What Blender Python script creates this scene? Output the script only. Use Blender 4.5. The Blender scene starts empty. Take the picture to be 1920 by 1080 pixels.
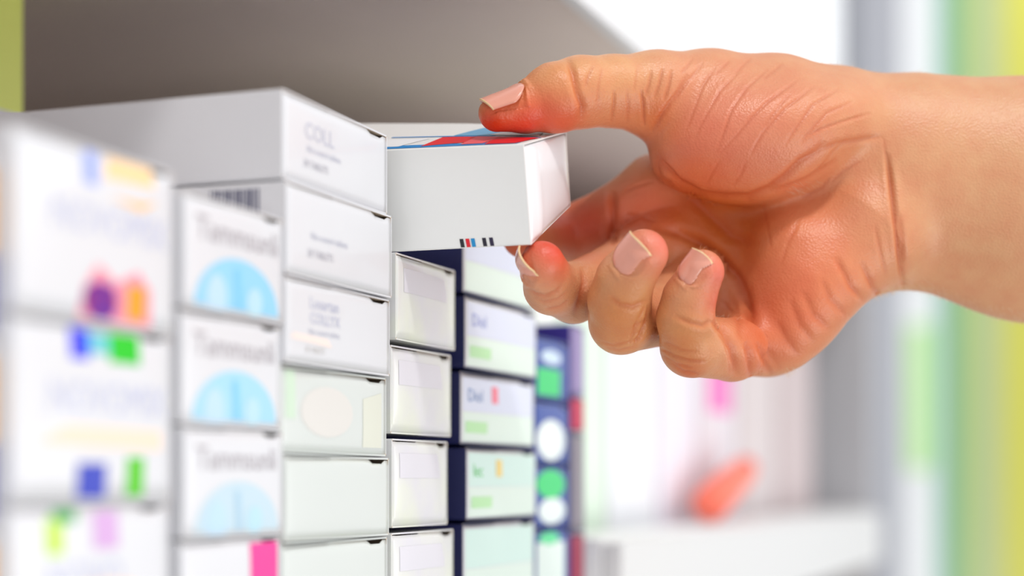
import bpy, bmesh, math, random
import numpy as np
from mathutils import Vector, Matrix

random.seed(7)
S = bpy.context.scene
COL = S.collection
H = 1.35                 # camera height above the floor
DBG = False
F = 3186.0               # focal length in pixels of the 1920 wide frame

# ------------------------------------------------------------------ camera
cam_d = bpy.data.cameras.new('camera')
cam = bpy.data.objects.new('camera', cam_d)
COL.objects.link(cam)
cam.location = (0, 0, H)
cam.rotation_euler = (math.pi / 2, 0, 0)
cam_d.sensor_width = 36
cam_d.lens = 36 * F / 1920
cam_d.shift_y = 360 / 1920
cam_d.clip_start = 0.02
cam_d.dof.use_dof = True
cam_d.dof.focus_distance = 0.462
cam_d.dof.aperture_fstop = 4.2
S.camera = cam

# ------------------------------------------------------------------ world, lights, exposure
S.view_settings.view_transform = 'Standard'
S.view_settings.look = 'None'
S.view_settings.gamma = 1
S.view_settings.use_curve_mapping = False
S.view_settings.exposure = -0.34
w = bpy.data.worlds.new('world')
S.world = w
w.use_nodes = True
w.node_tree.nodes['Background'].inputs[0].default_value = (0.95, 0.97, 1.0, 1)
w.node_tree.nodes['Background'].inputs[1].default_value = 0.95

U = Vector((0.352, 0.936, 0))        # along the shelf front, away from the camera
OUT = Vector((0.936, -0.352, 0))     # out of the shelf
SC = Vector((0.0, 0.46, H + 0.05))


def area_light(name, loc, target, size, power, color=(1, 1, 1)):
    d = bpy.data.lights.new(name, 'AREA')
    d.shape = 'SQUARE'
    d.size = size
    d.energy = power
    d.color = color
    o = bpy.data.objects.new(name, d)
    COL.objects.link(o)
    o.location = loc
    o.rotation_euler = (Vector(target) - Vector(loc)).to_track_quat('-Z', 'Y').to_euler()
    return o


area_light('key_light', SC + 1.5 * (OUT * .42 - U * .42 + Vector((0, 0, .95))), SC, 0.16, 15, (1, .98, .95))
area_light('right_light', SC + Vector((1.6, 0.5, 0.15)), SC, 0.9, 6.5, (1, 1, 1))
area_light('bay_light', (0.75, 0.25, H + 0.9), (0.45, 1.0, H), 0.5, 3, (1, 1, 1))
area_light('underside_fill', (1.1, -0.35, H - 0.75), (0.1, 0.75, H + .1), 0.9, 13, (1, .97, .94))  # added lamp brightening the upper shelf's underside; no counter stands there
area_light('wall_fill', (1.2, 2.3, H + 1.1), (1.0, 3.6, H + .3), 0.8, 27, (1, 1, 1))  # added lamp to lighten the back wall, not a real fixture


# ------------------------------------------------------------------ helpers
def P(x, y, d):
    """point seen at pixel (x, y) of the 1920x1080 frame at distance d"""
    return np.array([(x - 960) / F * d, d, H + (900 - y) / F * d])


def lin(c):
    return tuple(((v / 255) / 12.92 if v / 255 <= .04045 else ((v / 255 + .055) / 1.055) ** 2.4) for v in c)


MATS = {}


def mat(name, rgb, rough=0.5, noise=0.0, coat=0.0, metal=0.0, nscale=60, spec=.5, sheen=0, bump=0.0):
    if name in MATS:
        return MATS[name]
    m = bpy.data.materials.new(name)
    m.use_nodes = True
    nt = m.node_tree
    b = nt.nodes['Principled BSDF']
    c = lin(rgb)
    b.inputs['Roughness'].default_value = rough
    b.inputs['Metallic'].default_value = metal
    b.inputs['Coat Weight'].default_value = coat
    b.inputs['Specular IOR Level'].default_value = spec
    tc = nt.nodes.new('ShaderNodeTexCoord')
    n = nt.nodes.new('ShaderNodeTexNoise')
    n.inputs['Scale'].default_value = nscale
    n.inputs['Detail'].default_value = 4
    nt.links.new(tc.outputs['Object'], n.inputs['Vector'])
    r = nt.nodes.new('ShaderNodeValToRGB')
    k = max(noise, .01)
    r.color_ramp.elements[0].color = tuple(v * (1 - k) for v in c) + (1,)
    r.color_ramp.elements[1].color = tuple(min(1, v * (1 + k * .5)) for v in c) + (1,)
    nt.links.new(n.outputs[0], r.inputs[0])
    nt.links.new(r.outputs[0], b.inputs['Base Color'])
    if bump:
        bp = nt.nodes.new('ShaderNodeBump')
        bp.inputs['Strength'].default_value = bump
        bp.inputs['Distance'].default_value = .0004
        nt.links.new(n.outputs[0], bp.inputs['Height'])
        nt.links.new(bp.outputs[0], b.inputs['Normal'])
    MATS[name] = m
    return m


def link(name, verts, faces, m, parent=None, smooth=False):
    me = bpy.data.meshes.new(name)
    me.from_pydata([tuple(v) for v in verts], [], [tuple(f) for f in faces])
    me.update()
    if smooth:
        me.polygons.foreach_set('use_smooth', [True] * len(me.polygons))
    o = bpy.data.objects.new(name, me)
    COL.objects.link(o)
    if m:
        me.materials.append(m)
    if parent:
        o.parent = parent
    return o


def boxbm(x0, x1, y0, y1, z0, z1, bev=0.0, seg=2):
    bm = bmesh.new()
    bmesh.ops.create_cube(bm, size=1)
    for v in bm.verts:
        v.co = Vector((x0 + (v.co.x + .5) * (x1 - x0), y0 + (v.co.y + .5) * (y1 - y0), z0 + (v.co.z + .5) * (z1 - z0)))
    if bev:
        bmesh.ops.bevel(bm, geom=list(bm.edges), offset=bev, segments=seg, affect='EDGES', profile=.5)
    return bm


def objbm(name, bm, m, parent=None, smooth=False):
    me = bpy.data.meshes.new(name)
    bmesh.ops.recalc_face_normals(bm, faces=bm.faces)
    bm.to_mesh(me)
    bm.free()
    if smooth:
        me.polygons.foreach_set('use_smooth', [True] * len(me.polygons))
    o = bpy.data.objects.new(name, me)
    COL.objects.link(o)
    me.materials.append(m)
    if parent:
        o.parent = parent
    return o


def box(name, x0, x1, y0, y1, z0, z1, m, parent=None, bev=0.0):
    return objbm(name, boxbm(x0, x1, y0, y1, z0, z1, bev), m, parent)


def tag(o, label=None, cat=None, group=None, kind=None):
    if label:
        o['label'] = label
    if cat:
        o['category'] = cat
    if group:
        o['group'] = group
    if kind:
        o['kind'] = kind
    return o


def empty(name, loc, rz=0):
    o = bpy.data.objects.new(name, None)
    COL.objects.link(o)
    o.location = loc
    o.rotation_euler = (0, 0, rz)
    o.empty_display_size = .01
    return o


RZ = math.atan2(OUT.y, OUT.x)
K = 655.0


def s_at(px):
    """distance along the shelf front of the point seen at column px"""
    return K / (2160 - px) / .936 / 1000 * 1000 / 1.0


def Q(s, o, z):
    """shelf coordinates to world: along, out, height above the lens"""
    p = Vector((-.2056, 0, 0)) + U * s + OUT * o
    return Vector((p.x, p.y, H + z))


# ------------------------------------------------------------------ setting
SH = -0.0385     # top of the shelf board, relative to the lens height
UP = 0.168       # underside of the upper shelf
m_wall = mat('wall_paint', (244, 245, 248), .8, .02)
m_floor = mat('floor_tiles', (196, 196, 192), .35, .05)
m_white = mat('white_lacquer', (240, 240, 240), .4, .01)
m_board = mat('shelf_laminate', (238, 222, 213), .55, .04)
m_boardw = mat('shelf_edge_white', (244, 244, 246), .4, .01)
tag(box('floor', -3, 4, -2.5, 4.2, -.05, 0, m_floor), kind='structure')
tag(box('wall_back', -3, 4, 3.6, 3.7, 0, 2.9, m_wall), kind='structure')
SE = 1.33   # far end of the first shelving run, along the front

unit = tag(empty('shelf_unit', Q(0, 0, -H), RZ),
           'grey-brown pharmacy shelving with a white front edge holding the medicine cartons', 'shelf')
DEP = .38
box('upper_shelf', -DEP, 0, .05, SE, H + UP, H + UP + .018, m_board, unit, .0008)
box('shelf_edge', .0003, .006, .05, SE, H + UP - .001, H + UP + .034, m_boardw, unit, .0008)
box('lower_shelf', -DEP, 0, .05, .675, H + SH - .018, H + SH, m_white, unit, .0008)
box('back_panel', -DEP - .008, -DEP - .0002, .05, SE, .1, H + UP, m_board, unit)
box('side_panel', -DEP, .0, .034, .0498, 0, H + .5, m_white, unit, .0008)
box('side_panel', -DEP, .0, SE + .0002, SE + .018, 0, H + UP + .018, mat('unit_end_grey', (176, 176, 180), .5), unit, .0008)
box('plinth', -DEP, -.03, .05, SE, .0, .08, m_white, unit)
box('lower_shelf', -DEP, 0, .68, SE, H - .04, H - .022, m_white, unit, .0008)
box('shelf_edge', .0003, .008, .68, SE, H - .06, H - .0235, mat('lip_white', (222, 222, 222), .5, .01), unit, .0008)


# ------------------------------------------------------------------ cartons
white = mat('carton_white', (224, 224, 228), .34, .008, coat=.25)
cream = mat('carton_inside', (196, 176, 152), .8, .05)
greyish = mat('carton_grey_white', (216, 221, 217), .28, .01, coat=.4)
navy = mat('carton_navy', (34, 38, 92), .35, .05, coat=.3)


def bulge(y, z, w, h, b):
    yy = min(1, abs(y) / (w / 2))
    zz = min(1, abs(z - h / 2) / (h / 2))
    e = b * (1 - yy ** 4) * (1 - zz ** 4)
    # the tucked edge at the top rolls inward
    t = max(0, (z - (h - .0016)) / .0016)
    t2 = max(0, (.0012 - z) / .0012)
    return e - .0005 * t * t - .0001 * t2 * t2


def carton(s0, s1, z0, z1, o=0.0, L=.11, m=white, mf=None, label='', group=None, b=.0004, name='medicine_carton',
           rot=0.0, slot='top', mirror=False):
    wd = (s1 - s0)
    h = z1 - z0
    t = .00045
    ob_loc = Q((s0 + s1) / 2, o, z0)
    bm = bmesh.new()
    # four thin walls and a closed back
    prof = []
    r = .0006
    for cx, cz, a0 in ((wd / 2 - r, r, -90), (wd / 2 - r, h - r, 0), (-wd / 2 + r, h - r, 90), (-wd / 2 + r, r, 180)):
        for k in range(4):
            a = math.radians(a0 + k * 30)
            prof.append((cx + r * math.cos(a), cz + r * math.sin(a)))
    n = len(prof)

    def ring(x, sc):
        out = []
        for (y, z) in prof:
            out.append(bm.verts.new((x, y * (1 - 2 * sc / wd), h / 2 + (z - h / 2) * (1 - 2 * sc / h))))
        return out
    rings = [ring(-L, 0), ring(0, 0), ring(0, t), ring(-.012, t)]
    for a, c in zip(rings[:-1], rings[1:]):
        for i in range(n):
            bm.faces.new((a[i], a[(i + 1) % n], c[(i + 1) % n], c[i]))
    bm.faces.new(rings[0])
    bm.faces.new(rings[-1])
    body = objbm(name, bm, m)
    body.data.materials.append(cream)
    for p in body.data.polygons:
        c = p.center
        if c.x > -.0119 and (abs(c.y) < wd / 2 - t * .9 and t * .9 < c.z < h - t * .9) or (abs(c.x + .012) < 1e-5):
            p.material_index = 1
        # cut edge of the board
    body.location = ob_loc
    body.rotation_euler = (0, 0, RZ + rot)
    tag(body, label, 'carton', group)
    # closing flap with a notch where the dust flap shows
    g = .00003
    ny, nz = 28, 12
    ys = [-(wd / 2 - t - g) + (wd - 2 * t - 2 * g) * i / ny for i in range(ny + 1)]
    vs, fs = [], []
    zlo, zhi = t + g, h - t - .00005
    for j in range(nz + 1):
        for y in ys:
            fy = y / (wd / 2)
            top = zhi
            if (.60 < fy < .90):
                top = zhi - .0011
            elif fy < -.9 or fy > .9:
                top = zhi - .0002
            elif -.9 <= fy < -.15:
                top = zhi - .0003
            z = zlo + (top - zlo) * (j / nz) ** .9
            x = bulge(y, z, wd, h, b)
            vs.append((x, y, z))
    for j in range(nz):
        for i in range(ny):
            a = j * (ny + 1) + i
            fs.append((a, a + 1, a + ny + 2, a + ny + 1))
    fl = link('end_flap', vs, fs, mf or m, body, True)
    so = fl.modifiers.new('thickness', 'SOLIDIFY')
    so.thickness = .0004
    so.offset = -1
    body['_w'] = wd
    body['_h'] = h
    body['_b'] = b
    return body


def conform(me, wd, h, b, lift=.0001):
    for v in me.vertices:
        v.co.x = bulge(v.co.y, v.co.z, wd, h, b) + lift


def inkm(rgb):
    return mat('ink_%02x%02x%02x' % tuple(rgb), rgb, .45)


def text_on(body, s, y, z, size, rgb, face='front', sx=1.0, name='printed_text', lift=.0001, align='LEFT', xoff=0):
    cu = bpy.data.curves.new('tmp', 'FONT')
    cu.body = s
    cu.size = size
    cu.align_x = align
    cu.resolution_u = 2
    to = bpy.data.objects.new('tmp', cu)
    COL.objects.link(to)
    dg = bpy.context.evaluated_depsgraph_get()
    dg.update()
    me = bpy.data.meshes.new_from_object(to.evaluated_get(dg))
    bpy.data.objects.remove(to)
    bpy.data.curves.remove(cu)
    wd, h, b = body['_w'], body['_h'], body['_b']
    for v in me.vertices:
        X, Y = v.co.x * sx, v.co.y
        if face == 'front':
            yy, zz = y + X, z + Y
            v.co = Vector((bulge(yy, zz, wd, h, b) + lift, yy, zz))
        else:      # long side facing the lens
            v.co = Vector((y + X, -wd / 2 - .00012, z + Y))
    me.name = name
    me.materials.clear()
    me.materials.append(inkm(rgb))
    o = bpy.data.objects.new(name, me)
    COL.objects.link(o)
    o.parent = body
    return o


def patch(body, pts, rgb, face='front', name='printed_patch', lift=.00008, rings=4, m=None):
    """a printed area: outline points in the plane of the face"""
    wd, h, b = body['_w'], body['_h'], body['_b']
    if face == 'front':
        pts = [(min(max(p[0], -wd / 2 + .0006), wd / 2 - .0006), min(max(p[1], .0007), h - .0007)) for p in pts]
    # densify
    dense = []
    for i, p in enumerate(pts):
        q = pts[(i + 1) % len(pts)]
        k = max(1, int(math.dist(p, q) / .0012))
        for j in range(k):
            dense.append((p[0] + (q[0] - p[0]) * j / k, p[1] + (q[1] - p[1]) * j / k))
    cx = sum(p[0] for p in dense) / len(dense)
    cy = sum(p[1] for p in dense) / len(dense)
    vs, fs = [], []
    n = len(dense)
    for r in range(rings):
        k = 1 - r / rings
        for p in dense:
            vs.append((cx + (p[0] - cx) * k, cy + (p[1] - cy) * k))
    vs.append((cx, cy))
    for r in range(rings - 1):
        for i in range(n):
            fs.append((r * n + i, r * n + (i + 1) % n, (r + 1) * n + (i + 1) % n, (r + 1) * n + i))
    for i in range(n):
        fs.append(((rings - 1) * n + i, (rings - 1) * n + (i + 1) % n, rings * n))
    if face == 'front':
        v3 = [(bulge(y, z, wd, h, b) + lift, y, z) for y, z in vs]
    elif face == 'side':
        v3 = [(x, -wd / 2 - lift, z) for x, z in vs]
    else:
        v3 = [(x, y, h + lift) for x, y in vs]
    return link(name, v3, fs, m or inkm(rgb), body)


def ell(cy, cz, ry, rz, a0=0, a1=360, n=24):
    return [(cy + ry * math.cos(math.radians(a0 + (a1 - a0) * i / n)), cz + rz * math.sin(math.radians(a0 + (a1 - a0) * i / n)))
            for i in range(n + (0 if a1 - a0 == 360 else 1))]


def S_(px):
    return (.655 / (2160 - px)) / .936 * 1000 / 1.0 if False else 655.0 / (2160 - px) / .936


ORD = ['topmost', 'second from top', 'third from top', 'fourth from top', 'fifth from top', 'sixth from top', 'seventh from top']

# --- far-left column: orange and navy cartons cut by the frame edge
z = SH
for i, (hh) in enumerate((.030, .034, .034)):
    c = carton(S_(-260), S_(10), z + .0002, z + hh, -.002, .1, white,
               label='white carton with orange and navy corner at the left frame edge, %s' % ['bottom one', 'middle one', 'top one'][i],
               group='cartons cut by the left frame edge')
    wd, h = c['_w'], c['_h']
    patch(c, [(wd / 2 - .014, h * .45), (wd / 2 - .0008, h * .45), (wd / 2 - .0008, h * .9), (wd / 2 - .014, h * .9)], (240, 170, 60), name='orange_print')
    patch(c, [(wd / 2 - .014, .001), (wd / 2 - .0008, .001), (wd / 2 - .0008, h * .44), (wd / 2 - .014, h * .44)], (40, 50, 150), name='navy_print')
    z += hh

# --- first full column: large blurred cartons with colourful prints
zs = [SH, -.0045, .0302, .0645]
for i in range(3):
    s0, s1 = S_(16), S_(318)
    c = carton(s0, s1, zs[i] + .0002, zs[i + 1] - .0002, .0005 * i, .1, white, b=.0006,
               label=['white carton with yellow-green and lilac shapes, bottom of the large cartons on the left',
                      'large white carton with blue and green blocks, middle of the left stack',
                      'large white carton with purple and orange blocks and orange swoosh, top of left stack'][i],
               group='large cartons in the leftmost full stack')
    wd, h = c['_w'], c['_h']
    text_on(c, 'NOVOMIX' if i else 'NOVO', -wd * .30, h * .50, h * .26, (196, 199, 226), sx=.95)

    def pq(a0, a1, b0, b1, rgb, nm):
        patch(c, [(wd * a0, h * b0), (wd * a1, h * b0), (wd * a1, h * b1), (wd * a0, h * b1)], rgb, name=nm)
    if i == 2:
        patch(c, [(-wd * .13, h * .02), (wd * .34, h * .02), (wd * .33, h * .24), (wd * .24, h * .34), (wd * .1, h * .25), (-wd * .02, h * .34), (-wd * .1, h * .2)],
              (244, 150, 168), name='pink_print', lift=.00006)
        patch(c, ell(0, h * .13, wd * .11, h * .11), (140, 20, 120), name='magenta_print')
        pq(-.06, .09, .04, .22, (58, 12, 168), 'purple_print')
        pq(.17, .29, .05, .25, (255, 160, 10), 'orange_print')
        pq(-.10, -.02, .78, .97, (150, 168, 240), 'blue_print')
        patch(c, [(.02 * wd, h * .84), (.36 * wd, h * .86), (.34 * wd, h * .98), (.05 * wd, h * .97)], (255, 214, 160), name='apricot_print')
        patch(c, [(.06 * wd, h * .74), (.26 * wd, h * .70), (.38 * wd, h * .78), (.26 * wd, h * .75)], (250, 196, 130), name='swoosh_print')
    elif i == 1:
        pq(-.17, -.06, .80, .97, (40, 44, 236), 'blue_print')
        pq(-.06, .07, .84, .96, (110, 200, 210), 'teal_print')
        pq(.07, .27, .80, .97, (10, 200, 20), 'green_print')
        pq(-.13, .05, .02, .22, (56, 70, 190), 'indigo_print')
        pq(.18, .30, .03, .26, (90, 200, 30), 'lime_print')
        patch(c, [(-.38 * wd, h * .32), (.42 * wd, h * .30), (.42 * wd, h * .42), (-.2 * wd, h * .43)], (252, 222, 200), name='apricot_print')
    else:
        pq(-.30, -.20, .72, .92, (196, 232, 60), 'lime_print')
        pq(-.26, -.12, .9, .97, (60, 170, 80), 'green_print')
        pq(-.02, .14, .74, .96, (214, 170, 220), 'lilac_print')
        patch(c, ell(.05 * wd, h * .42, wd * .3, h * .14), (252, 216, 190), name='apricot_print')

# --- second column: cartons with a sky-blue dome print
zs = [SH, -.0128, .0118, .0366, .0618]
for i in range(4):
    c = carton(S_(340), S_(528), zs[i] + .0002, zs[i + 1] - .0003, .0006 * (i % 2), .1, white, b=.0004,
               label=['white carton with a bright pink corner block, bottom of the second stack',
                      'white carton with faint pale dome print, just above the pink-cornered carton',
                      'white carton with sky-blue dome print, middle of the second stack',
                      'white carton with brightest sky-blue dome print, top of the second stack'][i],
               group='cartons in the second stack')
    wd, h = c['_w'], c['_h']
    if i:
        text_on(c, 'Tammsunli', -wd * .39, h * .62, h * .30, (168, 160, 166), sx=1.13)
        dome = [(150, 206, 236), (166, 216, 240), (150, 210, 242)][i - 1]
        if i == 1:
            dome = (196, 218, 230)
        d = patch(c, ell(.02 * wd, h * .05, wd * .42, h * .46, 0, 180), dome, name='blue_dome')
        patch(c, ell(-.2 * wd, h * .12, wd * .10, h * .22), (190, 220, 240), name='pale_print', lift=.00016)
        patch(c, ell(.18 * wd, h * .14, wd * .08, h * .14), (186, 222, 236), name='pale_print', lift=.00016)
        patch(c, [(.0 * wd, h * .05), (.06 * wd, h * .05), (.03 * wd, h * .42), (-.03 * wd, h * .42)], (130, 204, 240) if i > 1 else (176, 208, 228), name='blue_stripe', lift=.00018)
    else:
        patch(c, [(wd * .16, h * .30), (wd * .46, h * .30), (wd * .46, h * .95), (wd * .16, h * .95)], (240, 52, 150), name='pink_block')
        patch(c, [(wd * .16, h * .04), (wd * .46, h * .04), (wd * .46, h * .30), (wd * .16, h * .30)], (250, 110, 110), name='coral_block')
        text_on(c, 'eeumo', -wd * .3, h * .42, h * .34, (238, 190, 186))

# --- third column: plain white cartons with tuck flaps
zs = [SH, -.0150, .0062, .0277, .0487, .0712, .0930]
offs = [.0, .0006, -.0004, .0008, .0012, .0]
for i in range(6):
    c = carton(S_(530), S_(728), zs[i] + .0002, zs[i + 1] - .0003, offs[i], .11, white if i > 2 else greyish, b=.0005,
               label=['blank pale grey carton, bottom of the third stack from the left',
                      'blank pale grey-green carton, second from bottom in the third stack',
                      'white carton with faint peach and cream tints, third from bottom in the third stack',
                      'white carton with four lines of pale blue-grey print, in the third stack',
                      'white carton with two faint print lines, under the topmost carton of the third stack',
                      'topmost white carton, highest of all the stacks, half its side in shade'][i],
               group='cartons in the third stack', rot=[0, .004, -.003, .003, -.004, .002][i])
    wd, h = c['_w'], c['_h']
    g = (196, 197, 212)
    if i == 5:
        text_on(c, 'COLL', -wd * .32, h * .55, h * .27, g, sx=1.1)
        text_on(c, 'film-coated tablets', -wd * .30, h * .40, h * .105, g, sx=1.1)
        text_on(c, '28 TABLETS', -wd * .33, h * .22, h * .12, (178, 176, 186), sx=1.0)
    if i == 4:
        text_on(c, 'film-coated tablets', -wd * .30, h * .44, h * .11, g, sx=1.1)
        text_on(c, '28 TABLETS', -wd * .33, h * .24, h * .12, (178, 176, 186), sx=1.0)
        # barcode on the long side
        for k in range(14):
            x0 = -.0205 + k * .00098
            patch(c, [(x0, h * .45), (x0 + (.0006 if k % 3 else .0004), h * .45), (x0 + (.0006 if k % 3 else .0004), h * .93), (x0, h * .93)],
                  (30, 34, 90), face='side', name='barcode_bar', rings=1)
    if i == 3:
        text_on(c, 'Losartan', -wd * .30, h * .68, h * .20, (190, 192, 214), sx=1.1)
        text_on(c, 'COLLYX', -wd * .30, h * .50, h * .19, (190, 192, 214), sx=1.1)
        text_on(c, 'film-coated tablets', -wd * .31, h * .37, h * .10, g, sx=1.1)
        text_on(c, '28 TABLETS', -wd * .34, h * .15, h * .11, (208, 204, 200), sx=.9)
        patch(c, [(-wd * .46, h * .29), (-wd * .1, h * .24), (-wd * .14, h * .34), (-wd * .44, h * .36)], (246, 228, 220), name='peach_print')
    if i == 2:
        patch(c, ell(-.1 * wd, h * .5, wd * .24, h * .3), (222, 219, 214), name='peach_print')
        patch(c, [(wd * .24, h * .1), (wd * .44, h * .1), (wd * .44, h * .8), (wd * .24, h * .7)], (220, 222, 208), name='cream_print')
        patch(c, [(-wd * .46, h * .4), (-wd * .38, h * .4), (-wd * .38, h * .95), (-wd * .46, h * .95)], (206, 226, 204), name='green_print')

# --- fourth column: silvery cartons right under the held one
silver = mat('carton_silvery', (226, 226, 226), .25, .02, coat=.5, nscale=38)
_r = [n for n in silver.node_tree.nodes if n.bl_idname == 'ShaderNodeValToRGB'][0].color_ramp
_r.elements[0].position, _r.elements[1].position = .32, .68
_r.elements[0].color = lin((222, 218, 232)) + (1,)  # iridescent foil reflections put into the colour as lilac and yellow-green noise
_r.elements[1].color = lin((232, 236, 218)) + (1,)
zs = [SH, -.0132, .0124, .0378, .0620]
for i in range(4):
    c = carton(S_(735), S_([852, 842, 846, 851][i]), zs[i] + .0002, zs[i + 1] - (.0012 if i < 3 else .0004), [.0, .0, .0, .001][i], .10, silver, b=.0010,
               label=['silvery pale green carton, bottom of the fourth stack below the hand-held carton',
                      'silvery lilac and cream carton, second from bottom in the fourth stack',
                      'silvery carton with a lilac sheen, second from top in the fourth stack',
                      'silvery carton with lifted flap directly beneath the hand-held carton'][i],
               group='silvery cartons in the fourth stack', rot=[0, .01, -.01, .015][i])
    wd, h = c['_w'], c['_h']
    patch(c, [(-wd * .40, h * .56), (wd * .30, h * .56), (wd * .26, h * .84), (-wd * .40, h * .84)], (222, 220, 228), name='painted_sheen')  # soft sheen of the carton painted on as a pale patch

# --- fifth column: white and green cartons with navy sides
zs = [SH, -.0122, .0106, .0334, .0560, .0786]
for i in range(5):
    c = carton(S_(869), S_(1004), zs[i] + .0002, zs[i + 1] - .0009, [.0, .0008, -.0005, .0006, .0][i], .10, navy, mf=white, b=.0006,
               label=['pale mint carton with navy side, bottom of the fifth stack',
                      'white carton with green and yellow print on a navy-sided box, fifth stack',
                      'white carton with blue and red print on a navy-sided box, fifth stack',
                      'white carton with lilac print and green band, fifth stack beside the middle finger',
                      'navy-sided white carton partly behind the held carton, top of the fifth stack'][i],
               group='navy-sided cartons in the fifth stack', rot=[0, .01, -.01, .0, 0][i])
    wd, h = c['_w'], c['_h']
    patch(c, [(-wd * .47, h * .04), (wd * .47, h * .04), (wd * .47, h * .45), (-wd * .47, h * .45)], (226, 242, 232), name='mint_print', lift=.00005)
    patch(c, [(-wd * .47, h * .46), (wd * .47, h * .46), (wd * .47, h * .93), (-wd * .47, h * .93)], (220, 226, 244) if i > 1 else (214, 240, 232), name='pale_blue_print', lift=.00005)
    if i in (1, 2, 3):
        cc = [None, (110, 214, 120), (120, 150, 200), (150, 160, 220)][i]
        text_on(c, ['', 'lec', 'Diol', 'Diol'][i], -wd * .42, h * .60, h * .26, cc, sx=1.2, lift=.00014)
        if i < 3:
            patch(c, [(wd * -.12, h * .60), (wd * -.04, h * .60), (wd * -.04, h * .84), (wd * -.12, h * .84)], [None, (244, 214, 120), (248, 130, 150)][i], name='dose_mark', lift=.00014)
        patch(c, [(-wd * .44, h * .16), (-wd * .18, h * .16), (-wd * .18, h * .32), (-wd * .44, h * .32)], (190, 236, 180), name='green_print', lift=.00014)

# --- sixth column: blue cartons with green and white prints
zs = [SH, -.0162, .0056, .0274, .0492]
blue = mat('carton_blue', (24, 66, 160), .35, .04, coat=.3)
for i in range(4):
    c = carton(S_(1010), S_(1072), zs[i] + .0002, zs[i + 1] - .0008, -.001, .10, blue, b=.0004,
               label=['blue carton with white lower half, bottom of the sixth stack',
                      'blue carton with green circle over a white circle, sixth stack',
                      'blue carton with large white oval, sixth stack',
                      'blue carton with white text and green square, top of the sixth stack'][i],
               group='blue cartons in the sixth stack')
    wd, h = c['_w'], c['_h']
    gc = (60, 210, 120)
    if i == 3:
        patch(c, [(-wd * .44, h * .06), (wd * .22, h * .06), (wd * .22, h * .5), (-wd * .44, h * .5)], gc, name='green_print')
        patch(c, ell(-.05 * wd, h * .7, wd * .3, h * .12), (206, 226, 244), name='white_print')
    elif i == 2:
        patch(c, ell(-.05 * wd, h * .38, wd * .42, h * .34), (232, 242, 240), name='white_print')
    elif i == 1:
        patch(c, ell(-.05 * wd, h * .70, wd * .42, h * .24), gc, name='green_circle')
        patch(c, ell(-.02 * wd, h * .26, wd * .40, h * .22), (230, 242, 240), name='white_circle')
    else:
        patch(c, [(-wd * .46, h * .05), (wd * .36, h * .05), (wd * .36, h * .8), (-wd * .46, h * .8)], (226, 240, 234), name='white_print')
        patch(c, ell(-.1 * wd, h * .86, wd * .3, h * .1), (90, 220, 150), name='green_print')

# --- seventh column: slim violet, grey and maroon cartons
zs = [SH, -.0190, .0172, .0300, .0560]
cols = [(150, 12, 60), (132, 124, 134), (190, 10, 70), (150, 132, 180)]
for i in range(4):
    c = carton(S_(1077), S_(1102), zs[i] + .0002, zs[i + 1] - .0003, -.001, .10, mat('carton_slim_%d' % i, [(60, 40, 120), (50, 60, 120), (60, 30, 110), (70, 60, 150)][i], .4, .03), b=.0003,
               mf=mat('flap_slim_%d' % i, cols[i], .4, .03),
               label=['slim maroon carton at the bottom right end of the stacks', 'slim grey carton between two maroon ones at the right end',
                      'slim crimson carton above the grey one at the right end', 'slim violet carton at the top of the right end stack'][i],
               group='slim cartons at the right end of the stacks')

# --- tall yellow-green carton standing at the back left
tall = box('tall_carton', -.05, .0, -.045, .0, 0, UP - SH - .004, mat('lime_card', (240, 250, 128), .5, .03), None, .0006)
p0 = P(44, 100, .56)
tall.location = (p0[0], p0[1], H + SH + .0002)
tall.rotation_euler = (0, 0, RZ)
tag(tall, 'tall yellow-green carton standing behind the stacks at the far left', 'carton')
box('base_band', -.0502, .0002, -.0452, .0002, 0.0002, .158, mat('pale_lilac', (226, 224, 232), .5), tall)

# --- second bay: pale blurred packs on the lit shelf
packs = [
    (1122, 1182, .100, (240, 246, 240), 'white pack with a pale yellow band, nearest in the bright far bay', (252, 222, 120), .36, .50),
    (1188, 1262, .105, (226, 244, 226), 'pale green pack second in the bright far bay', None, 0, 0),
    (1268, 1345, .110, (240, 242, 246), 'plain white pack third in the bright far bay', None, 0, 0),
    (1351, 1412, .120, (234, 230, 240), 'pale lilac pack left of the pink-labelled one', None, 0, 0),
    (1417, 1480, .125, (224, 216, 222), 'pale pack with a vivid pink label in the far bay', (238, 110, 190), .40, .68),
    (1485, 1545, .140, (214, 202, 202), 'pinkish grey pack right of the pink-labelled one', None, 0, 0),
    (1550, 1606, .150, (204, 188, 188), 'dusky pink-grey pack at the far end of the bay', None, 0, 0),
]
for (x0, x1, zt, rgb, lab, bc, b0, b1) in packs:
    s0, s1 = S_(x0), S_(x1)
    c = carton(s0, s1, -.0218, zt, -.03, .14, mat('pack_%02x%02x%02x' % rgb, rgb, .5, .015), b=.001, label=lab, group='pale packs in the far bay', name='medicine_pack')
    wd, h = c['_w'], c['_h']
    if bc:
        patch(c, [(-wd * .3, h * b0), (wd * .3, h * b0), (wd * .3, h * b1), (-wd * .3, h * b1)], bc, name='printed_label')

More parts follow.
